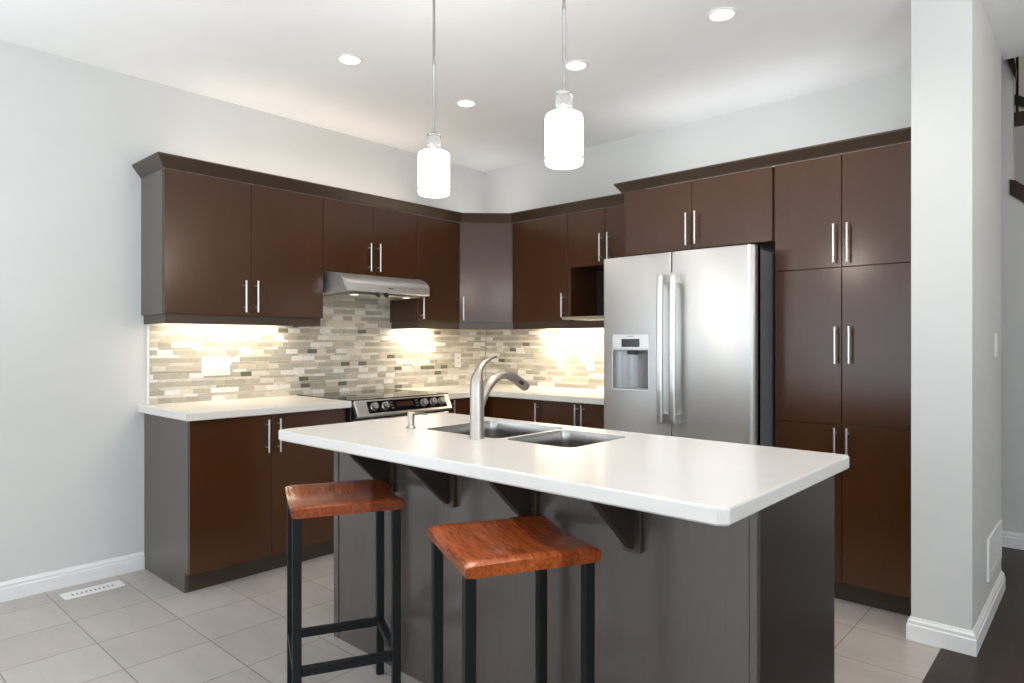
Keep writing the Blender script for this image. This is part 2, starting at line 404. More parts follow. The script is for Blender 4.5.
# shelf cabinet with open niche
root = thing('wall_cabinet', 'brown two-door wall cabinet with an open niche, left of the fridge', 'cabinet', (1.46,-.16,ZU0), 0, GU)
b = B(FB); x0, x1 = 1.136, 1.785
b.box(x0, x1, .002, DU-.021, 1.78, ZU1); b.box(x0, x0+.028, .002, DU-.002, ZU0, 1.78); b.box(x1-.028, x1, .002, DU-.002, ZU0, 1.78); b2 = B(FB).box(x0+.028, x1-.028, .002, .016, ZU0, 1.78)
b.done('cabinet_body', 'espresso', root); b2.done('niche_back', 'cavity', root)
door(FB, root, x0, 1.452, 1.78, ZU1, DU, 1.427, (1.800,1.988)); door(FB, root, 1.452, x1, 1.78, ZU1, DU, 1.490, (1.800,1.988))
B(FB).box(x0, x1, .016, .395, 1.412, 1.432, .002, 1).done('shelf', 'shelf_edge', root)
# fridge cabinet, pantry
DP = .642; ZP = 2.156
cabinet('over_fridge_cabinet', 'deep brown two-door cabinet above the steel fridge', FB, 1.788, 2.700, DP, 1.773, ZP,
        [(1.814,2.243,1.773,ZP,DP,2.222,(1.795,1.975)), (2.243,2.690,1.773,ZP,DP,2.276,(1.798,1.978))], group=GU)
g1, g2, pm, pa, pb = 1.6137, .856, 3.0205, 2.7025, 3.3405
cabinet('pantry_cabinet', 'full-height brown pantry cabinet of six doors beside the partition', FB, pa, pb, DP, .10, ZP,
        [(pa,pm,g1,ZP,DP,2.992,(1.635,1.821)), (pm,pb,g1,ZP,DP,3.052,(1.633,1.819)),
         (pa,pm,g2,g1,DP,2.998,(1.15,1.328)), (pm,pb,g2,g1,DP,3.060,(1.152,1.330)),
         (pa,pm,.10,g2,DP,2.996,(.66,.845)), (pm,pb,.10,g2,DP,3.050,(.66,.847))], toe=1)
# base cabinets
DB = .61; ZB = .866; GB = 'base cabinets'
cabinet('base_cabinet', 'brown two-door base cabinet at the left wall, end panel exposed', FL, -2.70, -1.788, DB, .10, ZB,
        [(-2.70,-2.268,.10,ZB,DB,-2.300,(.663,.840)), (-2.268,-1.815,.10,ZB,DB,-2.234,(.660,.842))], toe=1, group=GB, side=1)
root = cabinet('base_cabinet', 'brown corner base cabinet just right of the range', FL, -1.019, -.002, DB-.01, .10, ZB, [], toe=1, group=GB)
door(FL, root, -1.017, -.655, .10, ZB, DB, -.957, (.67,.858))
cabinet('base_cabinet', 'brown one-door base cabinet along the back wall, behind the faucet', FB, .612, 1.128, DB, .10, ZB, [(.665,1.128,.10,ZB,DB,1.102,(.66,.845))], toe=1, group=GB)
cabinet('base_cabinet', 'brown two-door base cabinet immediately left of the fridge', FB, 1.130, 1.795, DB, .10, ZB,
        [(1.130,1.458,.10,ZB,DB,1.433,(.66,.855)), (1.458,1.795,.10,ZB,DB,1.484,(.66,.855))], toe=1, group=GB)
# crown mouldings and light rails
CR = [(.0006,2.161),(.004,2.161),(.006,2.166),(.046,2.219),(.046,2.227),(.030,2.227),(.0006,2.18)]
q = math.tan(math.radians(22.5))
b = B().sweep([((.002,-2.716),(0,-1)),((DU,-2.716),(1,-1)),((DU,-.61),(1,-q)),((.61,-DU),(q,-1)),((1.786,-DU),(0,-1))], CR)
tag(b.done('crown_moulding', 'espresso_moulding'), 'long brown crown moulding over the hood side and corner wall cabinets', 'moulding', 'crown mouldings')
CR2 = [(.0006,2.155),(.003,2.155),(.005,2.160),(.036,2.203),(.036,2.211),(.022,2.211),(.0006,2.175)]
b = B().sweep([((1.788,-.40),(-1,0)),((1.788,-DP),(-1,-1)),((3.347,-DP),(0,-1))], CR2)
tag(b.done('crown_moulding', 'espresso_moulding'), 'brown crown moulding over the fridge cabinet and pantry', 'moulding', 'crown mouldings')
LR = [(-.018,1.354),(0,1.354),(0,1.4025),(-.018,1.4025)]
i = .016
b = B().sweep([((.0105,-2.706),(0,-1)),((DU-i,-2.706),(1,-1)),((DU-i,-1.79),(1,1)),((.0105,-1.79),(0,1))], LR)
tag(b.done('light_rail', 'espresso_moulding'), 'brown light rail under the left two-door wall cabinet', 'moulding', 'light rails')
b = B().sweep([((.0105,-1.008),(0,-1)),((DU-i,-1.008),(1,-1)),((DU-i,-.603),(1,-q)),((.603,-DU+i),(q,-1)),((1.786,-DU+i),(0,-1))], LR)
tag(b.done('light_rail', 'espresso_moulding'), 'brown light rail under the corner and back wall cabinets', 'moulding', 'light rails')
# under-cabinet strip lights
def strip(label, x0, x1, y0, y1, e):
    root = thing('under_cabinet_light', label, 'light', ((x0+x1)/2,(y0+y1)/2,1.385), 0, 'under-cabinet lights')
    B().box(x0, x1, y0, y1, 1.388, 1.4025, .002, 1).done('housing', 'white_plastic', root)
    B().box(x0+.01, x1-.01, y0+.008, y1-.008, 1.3845, 1.3885).done('diffuser', 'strip_glow', root)
    lamp('AREA', ((x0+x1)/2,(y0+y1)/2,1.380), e, (1.0,.84,.62), shape='RECTANGLE', size=x1-x0, size_y=y1-y0)
strip('slim light bar under the left two-door wall cabinet', .07, .11, -2.60, -1.90, E_UNDER)
strip('slim light bar under the one-door cabinet right of the hood', .07, .11, -.96, -.64, E_UNDER*1.0)
strip('slim light bar under the tall one-door cabinet on the back wall', .66, 1.10, -.11, -.07, E_UNDER*1.5)
strip('slim light bar under the niche cabinet left of the fridge', 1.20, 1.74, -.11, -.07, E_UNDER*1.9)

# ---------------------------------------------------------------- countertops
ZC0, ZC1 = .867, .907
b = B(); slab(b, [(.002,-2.729),(.645,-2.729),(.645,-1.785),(.002,-1.785)], [], ZC0, ZC1)
tag(b.done('countertop', 'quartz'), 'short white countertop on the left base cabinet', 'countertop', 'white countertops')
b = B(); slab(b, [(.002,-1.021),(.645,-1.021),(.645,-.645),(1.797,-.645),(1.797,-.002),(.002,-.002)], [], ZC0, ZC1)
tag(b.done('countertop', 'quartz'), 'L-shaped white countertop running from range round the corner to fridge', 'countertop', 'white countertops')

# ---------------------------------------------------------------- mosaic backsplash
def mosaic(name, label, M, regions):
    b = B(M)
    for u0, u1, z0, z1 in regions:
        b.mi = 7; b.box(u0, u1, .0005, .006, z0, z1)
    zlo, zhi = min(r[2] for r in regions), max(r[3] for r in regions)
    verts, faces, mats = [], [], []
    z = zlo+.0015; k = 0
    while z < zhi-.006:
        tall = k % 2 == 0; h = .0285 if tall else .0125
        spans = []
        for u0, u1, r0, r1 in sorted(regions):
            if z+h*.5 < r0 or z+h*.5 > r1: continue
            if spans and abs(spans[-1][1]-u0) < .004: spans[-1][1] = u1
            else: spans.append([u0, u1])
        for u0, u1 in spans:
            za, zb = z, min(z+h, zhi)
            u = u0-random.random()*.09
            while u < u1:
                if tall: L = random.choice((.074,.074,.098,.12)); w = (24,14,12,14,20,13,5)
                else: L = random.choice((.10,.14,.18)); w = (10,5,16,45,20,8,0)
                m = random.choices(range(7), w)[0]
                if m == 4: L = .086
                if m == 6: L = .068
                a, c = max(u, u0), min(u+L, u1)
                if c-a > .006:
                    t = .0085+random.random()*.001; n = len(verts); e = .001
                    verts += [(a+e,.004,za),(c-e,.004,za),(c-e,.004,zb),(a+e,.004,zb),(a+e,t,za),(c-e,t,za),(c-e,t,zb),(a+e,t,zb)]
                    fs = [(4,5,6,7),(0,1,5,4),(1,2,6,5),(2,3,7,6),(3,0,4,7)]
                    faces += [tuple(n+i for i in f) for f in fs]; mats += [m]*5
                u += L
        z += h+.0022; k += 1
    b2 = bmesh.new(); vs = [b2.verts.new(M @ Vector(v)) for v in verts]
    for f, m in zip(faces, mats): b2.faces.new([vs[i] for i in f]).material_index = m
    bmesh.ops.recalc_face_normals(b2, faces=b2.faces)
    me = bpy.data.meshes.new('t'); b2.to_mesh(me); b2.free(); b.bm.from_mesh(me); bpy.data.meshes.remove(me)
    return tag(b.done(name, TILE), label, 'backsplash', 'mosaic backsplash')
mosaic('tile_backsplash', 'beige and white strip mosaic on the wall behind range and left counter', FL,
       [(-2.675,-1.779,ZC1,1.403), (-1.779,-1.018,ZC1,1.66), (-1.018,-.012,ZC1,1.403)])
mosaic('tile_backsplash', 'beige and white strip mosaic on the back wall left of the fridge', FB, [(.012,1.795,ZC1,1.403)])
tag(B().box(.0005, .0095, -2.688, -2.6755, ZC1, 1.354, .002, 1).done('edge_trim', 'white_plastic'), 'thin white trim strip at the left edge of the mosaic', 'trim')

# ---------------------------------------------------------------- plates on the walls
def plate(M, label, u0, u1, z0, z1, kind, v=.0, n=1, group='wall plates'):
    base = M @ Vector(((u0+u1)/2, v, z0)); root = thing('light_switch' if kind == 'switch' else 'power_outlet', label, 'switch' if kind == 'switch' else 'outlet', base, 0, group)
    B(M).box(u0, u1, v+.0005, v+.006, z0, z1, .002, 2).done('cover_plate', 'white_plastic', root)
    w = (u1-u0)/n; zc = (z0+z1)/2
    for k in range(n):
        uc = u0+w*(k+.5)
        if kind == 'switch': B(M).box(uc-.017, uc+.017, v+.004, v+.0095, zc-.034, zc+.034, .0015, 1).done('rocker', 'white_plastic', root)
        else:
            for dz in (-.02, .02):
                s = B(M).box(uc-.016, uc+.016, v+.004, v+.0085, zc+dz-.014, zc+dz+.014, .003, 2).done('socket', 'white_plastic', root)
                B(M).box(uc-.008, uc-.005, v+.0075, v+.009, zc+dz-.004, zc+dz+.006).box(uc+.005, uc+.008, v+.0075, v+.009, zc+dz-.004, zc+dz+.006).done('slot', 'grille_dark', s)
plate(FL, 'wide white switch plate on mosaic above the left counter', -2.394, -2.224, 1.055, 1.173, 'switch', .0095, 3)
plate(FL, 'white outlet plate on the mosaic near the room corner', -.372, -.302, 1.05, 1.165, 'outlet', .0095)
plate(FB, 'white outlet plate on the back wall mosaic beside the fridge', 1.072, 1.142, 1.042, 1.157, 'outlet', .0095)
FP = frame((3.5626,0,0), (0,1,0), (1,0,0))
plate(FP, 'white light switch on the side of the partition wall', -.172, -.100, 1.182, 1.297, 'switch', 0)
root = thing('wall_vent', 'white return air grille low on the side of the partition', 'vent', (3.5626,-.19,.14))
y0, y1, z0, z1 = -.425, .035, .180, .368
b = B(FP)
for a in ((y0,y1,z0,z0+.03),(y0,y1,z1-.03,z1),(y0,y0+.03,z0+.03,z1-.03),(y1-.03,y1,z0+.03,z1-.03)): b.box(a[0], a[1], .0005, .010, a[2], a[3])
b.done('frame', 'trim_paint', root)
b = B(FP)
for k in range(9): z = z0+.033+k*.0136; b.box(y0+.03, y1-.03, .001, .007, z, z+.009)
b.done('louvre', 'trim_paint', root)

# floor register
root = thing('floor_vent', 'white slotted floor register beside the left wall', 'vent', (.172,-2.995,0))
b = B(); slab(b, rrect(.118,.226,-3.13,-2.86,.012), [rrect(.158,.190,-3.09+k*.0195,-3.080+k*.0195,.003,2) for k in range(10)], .001, .006, .002); b.done('grille', 'white_plastic', root)
B().box(.13,.214,-3.115,-2.875,.0004,.0009).done('duct_opening', 'grille_dark', root)

# ---------------------------------------------------------------- range hood
root = thing('range_hood', 'stainless steel under-cabinet range hood above the range', 'hood', (.25,-1.398,1.56))
def hood_ring(y_back, y_front):
    P = [(.012,1.565),(.012,1.698),(.345,1.698),(.385,1.692),(.425,1.680),(.460,1.664),(.485,1.648),(.497,1.636),(.500,1.625),(.500,1.578),(.494,1.572),(.12,1.565)]
    R = []
    for x, z in P:
        t = max(0, min(1, (x-.32)/.18)); R.append((x, y_back+(y_front-y_back)*t, z))
    return R
b = B(); b.rings([hood_ring(-1.776,-1.722), hood_ring(-1.019,-1.058)], smooth=False); o = b.done('canopy', 'hood_steel', root)
b = B(); b.box(.10, .47, -1.66, -1.12, 1.558, 1.5655, .002, 1); b.done('filter_panel', 'brushed_steel', root)
for y in (-1.485, -1.418):
    b = B(); b.tube([(.482,y,1.572),(.499,y,1.553)], [.014,.013], 14); b.tube([(.499,y,1.553),(.506,y,1.546)], [.009,.008], 10); b.done('control_knob', 'black_plastic', root)
for y in (-1.60, -1.18): B().lathe((.40,y,0), [(.026,1.559),(.026,1.5565)], 18).done('lamp_lens', 'lens_glow', root)
B().box(.5, .5012, -1.405, -1.365, 1.600, 1.606).done('badge', 'display_grey', root)
lamp('SPOT', (.36,-1.398,1.55), 1.2, WARM, (0,0,0), spot_size=2.4, shadow_soft_size=.04)

# ---------------------------------------------------------------- range
root = thing('range', 'slide-in stainless range with black glass cooktop under the hood', 'range', (.33,-1.402,0))
ya, yb = -1.782, -1.024
B().box(.02, .63, ya, yb, .02, .895, .003, 1).done('oven_body', 'black_plastic', root)
B().box(.012, .655, ya-.001, yb+.001, .896, .912, .003, 2).done('cooktop', 'cooktop_glass', root)
for x, y, r in ((.20,-1.60,.085),(.46,-1.60,.105),(.20,-1.20,.105),(.46,-1.20,.085)):
    b = B(); n = 32
    b.rings([[(x+rr*math.cos(2*math.pi*j/n), y+rr*math.sin(2*math.pi*j/n), zz) for j in range(n)] for rr, zz in ((r,.9121),(r,.9126),(r-.004,.9126),(r-.004,.9121))], cap=False)
    b.done('burner_ring', 'display_grey', root)
# sloped control panel: local s along -> y, t down the slope
nx = Vector((.095,0,.045)).normalized()
FR = Matrix(((0,.045*.0/1,nx.x,.655),(1,0,0,ya),(0,0,0,.907),(0,0,0,1)))
dn = Vector((.045,0,-.095)).normalized()
for r_, (uu, vv, ww) in enumerate(((0,dn.x,nx.x),(1,dn.y,nx.y),(0,dn.z,nx.z))): FR[r_][0], FR[r_][1], FR[r_][2] = uu, vv, ww
wy = yb-ya
cp = B(FR).box(.004, wy-.004, 0, .105, -.03, .002, .003, 2).done('control_panel', 'brushed_steel', root)
B(FR).box(.115*wy, .94*wy, .012, .088, .001, .004, .001, 1).done('panel_glass', 'black_glass', cp)
B(FR).box(.40*wy, .575*wy, .030, .060, .0035, .0048).done('display', 'display_red', cp)
for k in range(3):
    for q in range(2):
        B(FR).box((.345+.012*q)*wy, (.352+.012*q)*wy, .025+.018*k, .033+.018*k, .0035, .0045).done('touch_button', 'dispenser_grey', cp)
        B(FR).box((.60+.018*q)*wy, (.612+.018*q)*wy, .025+.018*k, .031+.018*k, .0035, .0045).done('touch_button', 'dispenser_grey', cp)
for f in (.175,.285,.685,.79,.885):
    b = B(FR); c = (f*wy, .050)
    b.lathe(c, [(.026,.003),(.026,.007),(.0225,.009),(.021,.028),(.018,.031)], 24); b.box(c[0]-.004, c[0]+.004, c[1]-.021, c[1]+.021, .028, .036, .002, 1)
    b.done('knob', 'knob_steel', cp)
od = B().box(.632, .668, ya+.006, yb-.006, .22, .79, .004, 2).done('oven_door', 'brushed_steel', root)
B().box(.667, .671, ya+.10, yb-.10, .33, .66, .002, 1).done('oven_window', 'black_glass', od)
b = B(); b.tube([(.715,ya+.06,.745),(.715,yb-.06,.745)], .012, 14)
for y in (ya+.09, yb-.09): b.tube([(.666,y,.745),(.715,y,.745)], .008, 10)
b.done('oven_handle', 'brushed_steel', od)
B().box(.632, .664, ya+.006, yb-.006, .07, .21, .004, 2).done('storage_drawer', 'brushed_steel', root)

# ---------------------------------------------------------------- fridge
root = thing('refrigerator', 'stainless steel french-door refrigerator with ice dispenser', 'refrigerator', (2.25,-.45,0))
fx0, fx1, fm, yf = 1.806, 2.690, 2.2475, -.866
B().box(fx0+.012, fx1-.004, -.79, -.03, .03, 1.715, .004, 2).done('fridge_body', 'fridge_side_steel', root)
B().box(fx0+.02, fx1-.012, -.76, -.06, 0, .03).done('base_grille', 'black_plastic', root)
def bow(x, a, c, full):
    """front surface y of a bowed door with rolled edges, x between a and c"""
    t = (x-fx0)/(fx1-fx0)*2-1; y = yf-.014*(1-t*t)+.0
    r = .030 if full else .010
    for e in (x-a, c-x):
        rr = .038 if (full and e == c-x and c > 2.5) or (full and e == x-a and a < 2.0 and False) else .006
        if e < rr: y += rr-math.sqrt(max(0, rr*rr-(rr-e)**2))
    return y
def fridge_door(a, c, z0, z1, hole=None, name='door'):
    xs = sorted(set([a+(.038)*k/10 for k in range(11)]+[c-.038*k/10 for k in range(11)]+[a+(c-a)*k/16 for k in range(17)]+[a+.002,c-.002]+(list(hole[:2]) if hole else [])))
    zs = [z0, z0+.004, z1-.004, z1] + (list(hole[2:]) if hole else []); zs.sort()
    b = B(); bm = b.bm; g = {}; uvl = bm.loops.layers.uv.new('UVMap')
    for i, x in enumerate(xs):
        for j, z in enumerate(zs):
            g[i,j] = bm.verts.new((x, bow(x, a, c, True)+(.003 if j in (0, len(zs)-1) else 0), z))
    yb_ = -.796
    for i in range(len(xs)-1):
        for j in range(len(zs)-1):
            if hole and hole[0] <= (xs[i]+xs[i+1])/2 <= hole[1] and hole[2] <= (zs[j]+zs[j+1])/2 <= hole[3]: continue
            bm.faces.new((g[i,j], g[i+1,j], g[i+1,j+1], g[i,j+1])).smooth = True
    back = {}
    for i in (0, len(xs)-1):
        for j in range(len(zs)): back[i,j] = bm.verts.new((xs[i], yb_, zs[j]))
    for i in range(1, len(xs)-1):
        for j in (0, len(zs)-1): back[i,j] = bm.verts.new((xs[i], yb_, zs[j]))
    L, T = len(xs)-1, len(zs)-1
    for i in (0, L):
        for j in range(T): bm.faces.new((g[i,j], g[i,j+1], back[i,j+1], back[i,j]))
    for j in (0, T):
        for i in range(L): bm.faces.new((g[i,j], g[i+1,j], back[i+1,j], back[i,j]))
    bm.faces.new([back[i,0] for i in range(L+1)]+[back[L,j] for j in range(1, T+1)]+[back[i,T] for i in range(L-1,-1,-1)]+[back[0,j] for j in range(T-1,0,-1)])
    bmesh.ops.recalc_face_normals(bm, faces=bm.faces)
    for f in bm.faces:
        for l in f.loops: l[uvl].uv = (l.vert.co.x-fx0, l.vert.co.z)
    return b.done(name, 'fridge_steel', root)
dx0, dx1, dz0, dz1 = 1.882, 2.108, .992, 1.213
ld = fridge_door(fx0, fm-.002, .72, 1.7335, (dx0,dx1,dz0,dz1))
rd = fridge_door(fm+.002, fx1, .72, 1.7335)
fd = fridge_door(fx0, fx1, .07, .712, name='freezer_drawer')
def fridge_handle(x, d):
    b = B(); y = yf-.065; P = []
    for z, dy in ((.822,.0),(.84,-.006),(1.0,-.012),(1.22,-.014),(1.44,-.012),(1.60,-.006),(1.618,0)):
        P.append([(x-.016,y+dy+.008,z),(x-.016,y+dy-.006,z),(x-.009,y+dy-.012,z),(x+.009,y+dy-.012,z),(x+.016,y+dy-.006,z),(x+.016,y+dy+.008,z)])
    b.rings(P, smooth=False)
    for z in (.85, 1.59): b.box(x-.012, x+.012, yf-.062, yf-.006, z-.025, z+.025, .003, 2)
    b.done('handle', 'brushed_steel', d)
fridge_handle(2.214, ld); fridge_handle(2.288, rd)
b = B(); b.tube([(fx0+.08,yf-.07,.655),(fx1-.08,yf-.07,.655)], .014, 14)
for x in (fx0+.12, fx1-.12): b.tube([(x,yf-.005,.655),(x,yf-.07,.655)], .010, 10)
b.done('handle', 'brushed_steel', fd)
# dispenser
b = B(); n = 14; R = []
for z in (dz0, dz1):
    R.append([(dx0+(dx1-dx0)*k/n, -.872+.062*math.sin(math.pi*k/n)**.6, z) for k in range(n+1)])
b.rings(R, smooth=True, cap=False, closed=False)
b.box(dx0, dx1, -.874, -.80, dz1-.004, dz1+.001); b.box(dx0, dx1, -.876, -.80, dz0-.001, dz0+.008)
b.done('dispenser_recess', 'dispenser_grey', ld)
b = B()
for a in ((dx0-.006,dx0,dz0-.006,dz1+.004),(dx1,dx1+.006,dz0-.006,dz1+.004),(dx0,dx1,dz0-.006,dz0),(dx0,dx1,dz1,dz1+.004)): b.box(a[0], a[1], -.8815, -.868, a[2], a[3])
b.done('dispenser_frame', 'brushed_steel', ld)
cpn = B().box(dx0-.006, dx1+.006, -.8815, -.868, dz1+.004, 1.298, .002, 1).done('dispenser_panel', 'brushed_steel', ld)
B().box(1.938, 2.054, -.8835, -.8805, 1.228, 1.273, .001, 1).done('display', 'display_grey', cpn)
b = B(); b.box(1.975, 2.020, -.8825, -.8805, 1.284, 1.289); b.done('badge', 'dispenser_grey', cpn)
B().box(1.965, 2.025, -.868, -.850, 1.186, 1.209, .003, 1).done('nozzle', 'black_plastic', ld)
for x in (fx0+.05, fx1-.06): B().box(x-.03, x+.03, -.83, -.70, 1.7155, 1.738, .004, 2).done('hinge_cover', 'fridge_side_steel', root)

# ---------------------------------------------------------------- island
ix0, ix1, iy0, iy1 = 1.528, 3.387, -2.738, -1.848
pf, bx0, bx1, by1 = -2.465, 1.521, 3.343, -1.885
root = thing('kitchen_island', 'brown panelled kitchen island base with brackets under the overhang', 'island', (2.43,-2.17,0))
B().box(bx0+.03, bx1-.018, pf+.018, by1+.02, .0, .12).box(bx0+.006, bx0+.024, pf+.018, by1+.02, .0, .866).box(bx1-.036, bx1-.019, pf+.018, by1+.02, .12, .866)\
   .box(bx0+.03, bx1-.03, by1, by1+.0195, .12, .866).box(bx0+.03, bx1-.03, pf+.018, by1, .12, .14).box(bx0+.024, bx1-.036, pf+.0175, pf+.03, .12, .866).done('island_body', 'espresso', root)
B().box(bx0+.036, bx1-.021, pf, pf+.017, .0, .866).done('back_panel', 'island_panel', root)
B().box(bx0, bx0+.034, pf-.004, pf+.017, 0, .866, .0015, 1).done('corner_post', 'island_panel', root)
B().box(bx1-.019, bx1+.001, pf-.004, pf+.017, 0, .866, .0015, 1).done('corner_post', 'island_panel', root)
B().box(bx1-.018, bx1, pf+.0175, by1+.02, 0, .866, .001, 1).done('end_panel', 'island_shade', root)
for x in (1.915, 2.256, 2.630, 3.000):
    br = B().box(x-.030, x+.030, pf-.019, pf-.0005, .677, .866, .0015, 1).done('bracket', 'espresso_moulding', root)
    B().extrude([(pf-.0195,.865),(pf-.0195,.690),(pf-.030,.690),(-2.668,.852),(-2.668,.865)], x-.010, x+.010, 0).done('gusset', 'island_shade', br)
# top with two bowl openings
def island_outline():
    P = [(ix0+.034,iy0),(ix1-.020,iy0),(ix1,iy0+.018)]
    for k in range(6): a = math.radians(90*k/5); P.append((ix1-.028+.028*math.cos(a), iy1-.028+.028*math.sin(a)))
    for k in range(6): a = math.radians(90+90*k/5); P.append((ix0+.028+.028*math.cos(a), iy1-.028+.028*math.sin(a)))
    for k in range(5): a = math.radians(180+90*k/5); P.append((ix0+.034+.034*math.cos(a), iy0+.034+.034*math.sin(a)))
    return P
bowls = ((1.938,2.350,-2.330,-1.925),(2.368,2.672,-2.322,-1.965))
b = B(); slab(b, island_outline(), [rrect(*q, .036, 6) for q in bowls], ZC0, ZC1, .005)
tag(b.done('island_countertop', 'quartz'), 'large white countertop with clipped corners on the kitchen island', 'countertop', 'white countertops')
root = thing('kitchen_sink', 'double-bowl stainless steel sink set into the island top', 'sink', (2.315,-2.13,.69))
for x0, x1, y0, y1 in bowls:
    b = B(); R = []
    for d, z in ((.0008,ZC1-.0015),(.0018,ZC1-.0005),(.003,ZC1-.004),(.0035,.86),(.004,.72),(.010,.700),(.030,.690)):
        R.append([(x,y,z) for x, y in rrect(x0+d, x1-d, y0+d, y1-d, .036, 6)])
    c = ((x0+x1)/2,(y0+y1)/2)
    R.append([(c[0]+(x-c[0])*.12, c[1]+(y-c[1])*.12, .687) for x, y, z in R[-1]])
    b.rings(R, smooth=True, cap=False)
    bw = b.done('bowl', 'sink_steel', root)
    B().lathe(c, [(.044,.688),(.044,.6915),(.034,.6915),(.030,.686),(.002,.686)], 24).done('drain', 'bar_pull_steel', bw)
# faucet
fx, fy = 2.288, -2.37
root = thing('faucet', 'brushed nickel single-lever faucet with arched pull-out spout on the island', 'faucet', (fx,fy,ZC1))
B().lathe((fx,fy), [(.0275,ZC1+.0005),(.0275,ZC1+.004),(.0255,ZC1+.008),(.0252,1.098),(.0245,1.103)], 32).done('faucet_body', 'nickel', root)
lv = B().tube([(fx,fy,1.1035),(fx,fy,1.106),(fx,fy+.001,1.122),(fx,fy+.006,1.140),(fx,fy+.018,1.160),(fx,fy+.040,1.180),(fx,fy+.070,1.194),(fx,fy+.102,1.200)],
        [.0250,.0250,.0225,.0165,.0105,.0082,.0062,.0036], 20).done('lever', 'nickel', root)
sp = [(fy+.012,1.020),(fy+.030,1.050),(fy+.052,1.083),(fy+.084,1.113),(fy+.122,1.130),(fy+.160,1.130),(fy+.198,1.117),(fy+.232,1.099),(fy+.262,1.083)]
sy = B().tube([(fx,y,z) for y, z in sp], [.017,.0165,.016,.0155,.0155,.0162,.0175,.0190,.0205], 20).done('spout', 'nickel', root)
B().tube([(fx,fy+.262,1.083),(fx,fy+.268,1.0795)], [.0185,.0175], 18).done('spray_head', 'display_grey', sy)
B().tube([(fx+.016,fy+.212,1.104),(fx+.019,fy+.228,1.094)], [.007,.007], 10).done('spray_button', 'display_grey', sy)
sx, sy_ = 1.885, -2.344
root = thing('soap_dispenser', 'small brushed nickel soap pump left of the faucet', 'soap dispenser', (sx,sy_,ZC1))
B().lathe((sx,sy_), [(.0215,ZC1+.0005),(.0215,ZC1+.004),(.0155,ZC1+.009),(.0135,ZC1+.012),(.0135,ZC1+.044)], 24).done('pump_body', 'nickel', root)
B().lathe((sx,sy_), [(.0145,ZC1+.0445),(.0145,ZC1+.062),(.012,ZC1+.065)], 24).done('pump_head', 'nickel', root)
B().tube([(sx,sy_+.010,ZC1+.055),(sx,sy_+.045,ZC1+.056),(sx,sy_+.080,ZC1+.050)], [.006,.0055,.005], 12).done('spout', 'nickel', root)

# ---------------------------------------------------------------- bar stools
def make_stool(label, loc, rz, mat):
    root = thing('bar_stool', label, 'stool', (*loc,0), rz, 'saddle-seat bar stools')
    w, d, lw, ld, zt, th = .360, .370, .319, .294, .733, .037
    # saddle seat: profile across y, extruded along x with rolled ends
    ny, nxs = 22, 18; rs = []
    def top(v): return zt-.013*math.cos(math.pi*v*.5)**1.5 if abs(v) < 1 else zt
    for i in range(nxs+1):
        t = i/nxs; u = -w/2+w*t; e = min(t, 1-t)*w
        drop = 0; pinch = 1.0
        if e < .012: s_ = 1-e/.012; drop = .005*(1-math.sqrt(max(0, 1-s_*s_)))*1.0; pinch = 1-.006*s_*s_
        ring = []
        wob = .003*math.sin(9*t+1)
        for j in range(ny+1):
            v = -1+2*j/ny; z = top(v)-drop
            edge = 1-abs(v)
            if edge < .05: z -= .006*(1-edge/.05)**2
            ring.append((u, v*d/2*pinch+(wob if abs(v) > .8 else 0)*(1 if v > 0 else -1), z))
        for j in range(ny, -1, -1):
            v = -1+2*j/ny; z = zt-th+.006*0+drop*.5
            edge = 1-abs(v); ins = .986
            ring.append((u*ins if e < .012 else u, v*d/2*.975*pinch, z))
        rs.append(ring)
    seat = B().rings(rs, smooth=True).done('seat', mat, root, local=True)
    h = zt-th-.0005; s = .014
    for sx_ in (-1, 1):
        for sy2 in (-1, 1):
            x, y = sx_*(lw/2-0), sy2*(ld/2)
            B().box(x-s, x+s, y-s, y+s, 0, h, .002, 1).done('leg', 'black_iron', root, local=True)
    zr = .212
    for sy2 in (-1, 1):
        B().box(-lw/2+s, lw/2-s, sy2*ld/2-.0125, sy2*ld/2+.0125, zr-.027, zr, .0015, 1).done('footrest', 'black_iron', root, local=True)
    for sx_ in (-1, 1):
        B().box(sx_*lw/2-.0125, sx_*lw/2+.0125, -ld/2+s, ld/2-s, zr-.027, zr, .0015, 1).done('footrest', 'black_iron', root, local=True)
    return root
make_stool('bar stool with saddle wood seat and black iron legs, farther left', (1.988,-2.735), 1.117, 'cherry_seat_dark')
make_stool('bar stool with orange-red wood seat, the nearer one at centre', (2.777,-2.733), 1.109, 'cherry_seat')

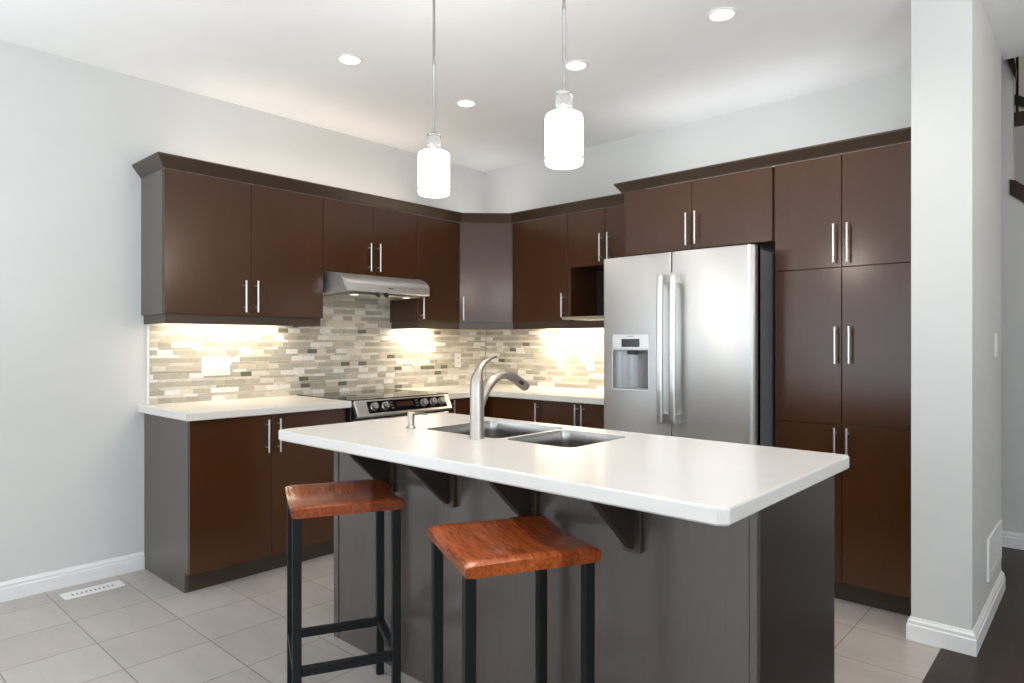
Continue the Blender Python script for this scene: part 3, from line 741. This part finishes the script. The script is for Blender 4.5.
# ---------------------------------------------------------------- lamps
def pendant(label, x, y):
    root = thing('pendant_lamp', label, 'pendant lamp', (x,y,1.83), 0, 'pendant lamps over the island')
    B().lathe((x,y), [(.056,1.844),(.0625,1.848),(.064,1.862),(.064,2.000),(.061,2.010),(.050,2.017),(.016,2.019)], 36).done('shade', 'lamp_glass', root)
    b = B(); n = 36
    b.rings([[(x+r*math.cos(2*math.pi*j/n), y+r*math.sin(2*math.pi*j/n), z) for j in range(n)] for r, z in ((.0645,1.862),(.0662,1.863),(.0662,1.867),(.0645,1.868))], cap=False); b.done('shade_ring', 'bar_pull_steel', root)
    B().lathe((x,y), [(.012,2.018),(.020,2.020),(.020,2.036),(.012,2.037)], 20).done('neck', 'bar_pull_steel', root)
    B().lathe((x,y), [(.025,2.0375),(.028,2.041),(.028,2.083),(.025,2.087)], 24).done('glass_block', 'clear_glass', root)
    B().lathe((x,y), [(.009,2.0875),(.009,2.098),(.0055,2.100),(.0055,2.36),(.007,2.362),(.007,2.375),(.0055,2.377),(.0055,H-.025)], 14).done('rod', 'rod_steel', root)
    B().lathe((x,y), [(.020,H-.030),(.060,H-.020),(.062,H-.001)], 28).done('canopy', 'nickel', root)
    lamp('POINT', (x,y,1.81), E_PEND, SOFT, shadow_soft_size=.045)
    lamp('SPOT', (x,y,2.115), E_PEND*.62, (1.0,.97,.94), (math.pi,0,0), spot_size=2.9, spot_blend=.5, shadow_soft_size=.05)
pendant('left pendant lamp with frosted cylinder shade, nearer the range', 1.962, -2.29)
pendant('right pendant lamp with frosted cylinder shade, hanging in front of fridge', 2.620, -2.29)
def downlight(label, x, y, e=1.0):
    root = thing('recessed_light', label, 'ceiling light', (x,y,H-.006), 0, 'recessed ceiling lights')
    b = B(); n = 32
    b.rings([[(x+r*math.cos(2*math.pi*j/n), y+r*math.sin(2*math.pi*j/n), z) for j in range(n)] for r, z in ((.066,H-.0005),(.064,H-.005),(.054,H-.007),(.050,H-.002),(.050,H-.0005))], cap=False); b.done('trim_ring', 'trim_paint', root)
    B().lathe((x,y), [(.050,H-.0008),(.048,H-.003),(.001,H-.004)], 28).done('bulb_face', 'recessed_glow', root)
    lamp('SPOT', (x,y,H-.012), E_SPOT*e, SOFT, spot_size=2.6, spot_blend=.6, shadow_soft_size=.05)
downlight('recessed ceiling light on the left, nearest the wall cabinets', 1.066, -2.082)
downlight('recessed ceiling light above the room corner, between the two pendant rods', 1.061, -1.245)
downlight('recessed ceiling light just right of the right pendant rod', 1.888, -1.240)
downlight('recessed ceiling light nearest the fridge and partition', 2.692, -1.237, 6.0)
lamp('POINT', (4.8,-1.2,2.3), E_HALL, SOFT, shadow_soft_size=.3)
lamp('POINT', (4.6,2.1,4.2), E_HALL, SOFT, shadow_soft_size=.3)

# ---------------------------------------------------------------- stair beyond the partition
b = B(); b.extrude([(3.517,2.160),(3.517,2.250),(3.545,2.240),(3.95,1.86),(3.95,1.77)], .985, .9995, 1)
tag(b.done('stair_skirt', 'dark_rail_wood'), 'sloping dark wood cap on the hall wall below the stair', 'stair trim')
root = thing('stair_railing', 'dark stair railing glimpsed past the right side of the partition', 'railing', (3.8,1.06,2.0))
b = B(); b.extrude([(3.534,2.585),(3.534,2.665),(4.2,2.665),(4.2,2.585)], 1.03, 1.07, 1); b.done('floor_edge_board', 'dark_rail_wood', root)
b = B(); b.extrude([(3.534,2.73),(3.534,2.79),(3.56,2.775),(4.1,2.35),(4.1,2.29)], 1.075, 1.11, 1); b.done('handrail', 'dark_rail_wood', root)
b = B(); b.extrude([(3.502,2.985),(3.502,3.06),(3.530,3.06),(3.552,2.90),(3.548,2.84)], .965, .995, 1); b.done('upper_handrail', 'dark_rail_wood', root)
for x in (3.549, 3.66, 3.77, 3.88):
    B().box(x-.007, x+.007, 1.04, 1.054, 2.665, 3.3).done('baluster', 'black_iron', root)
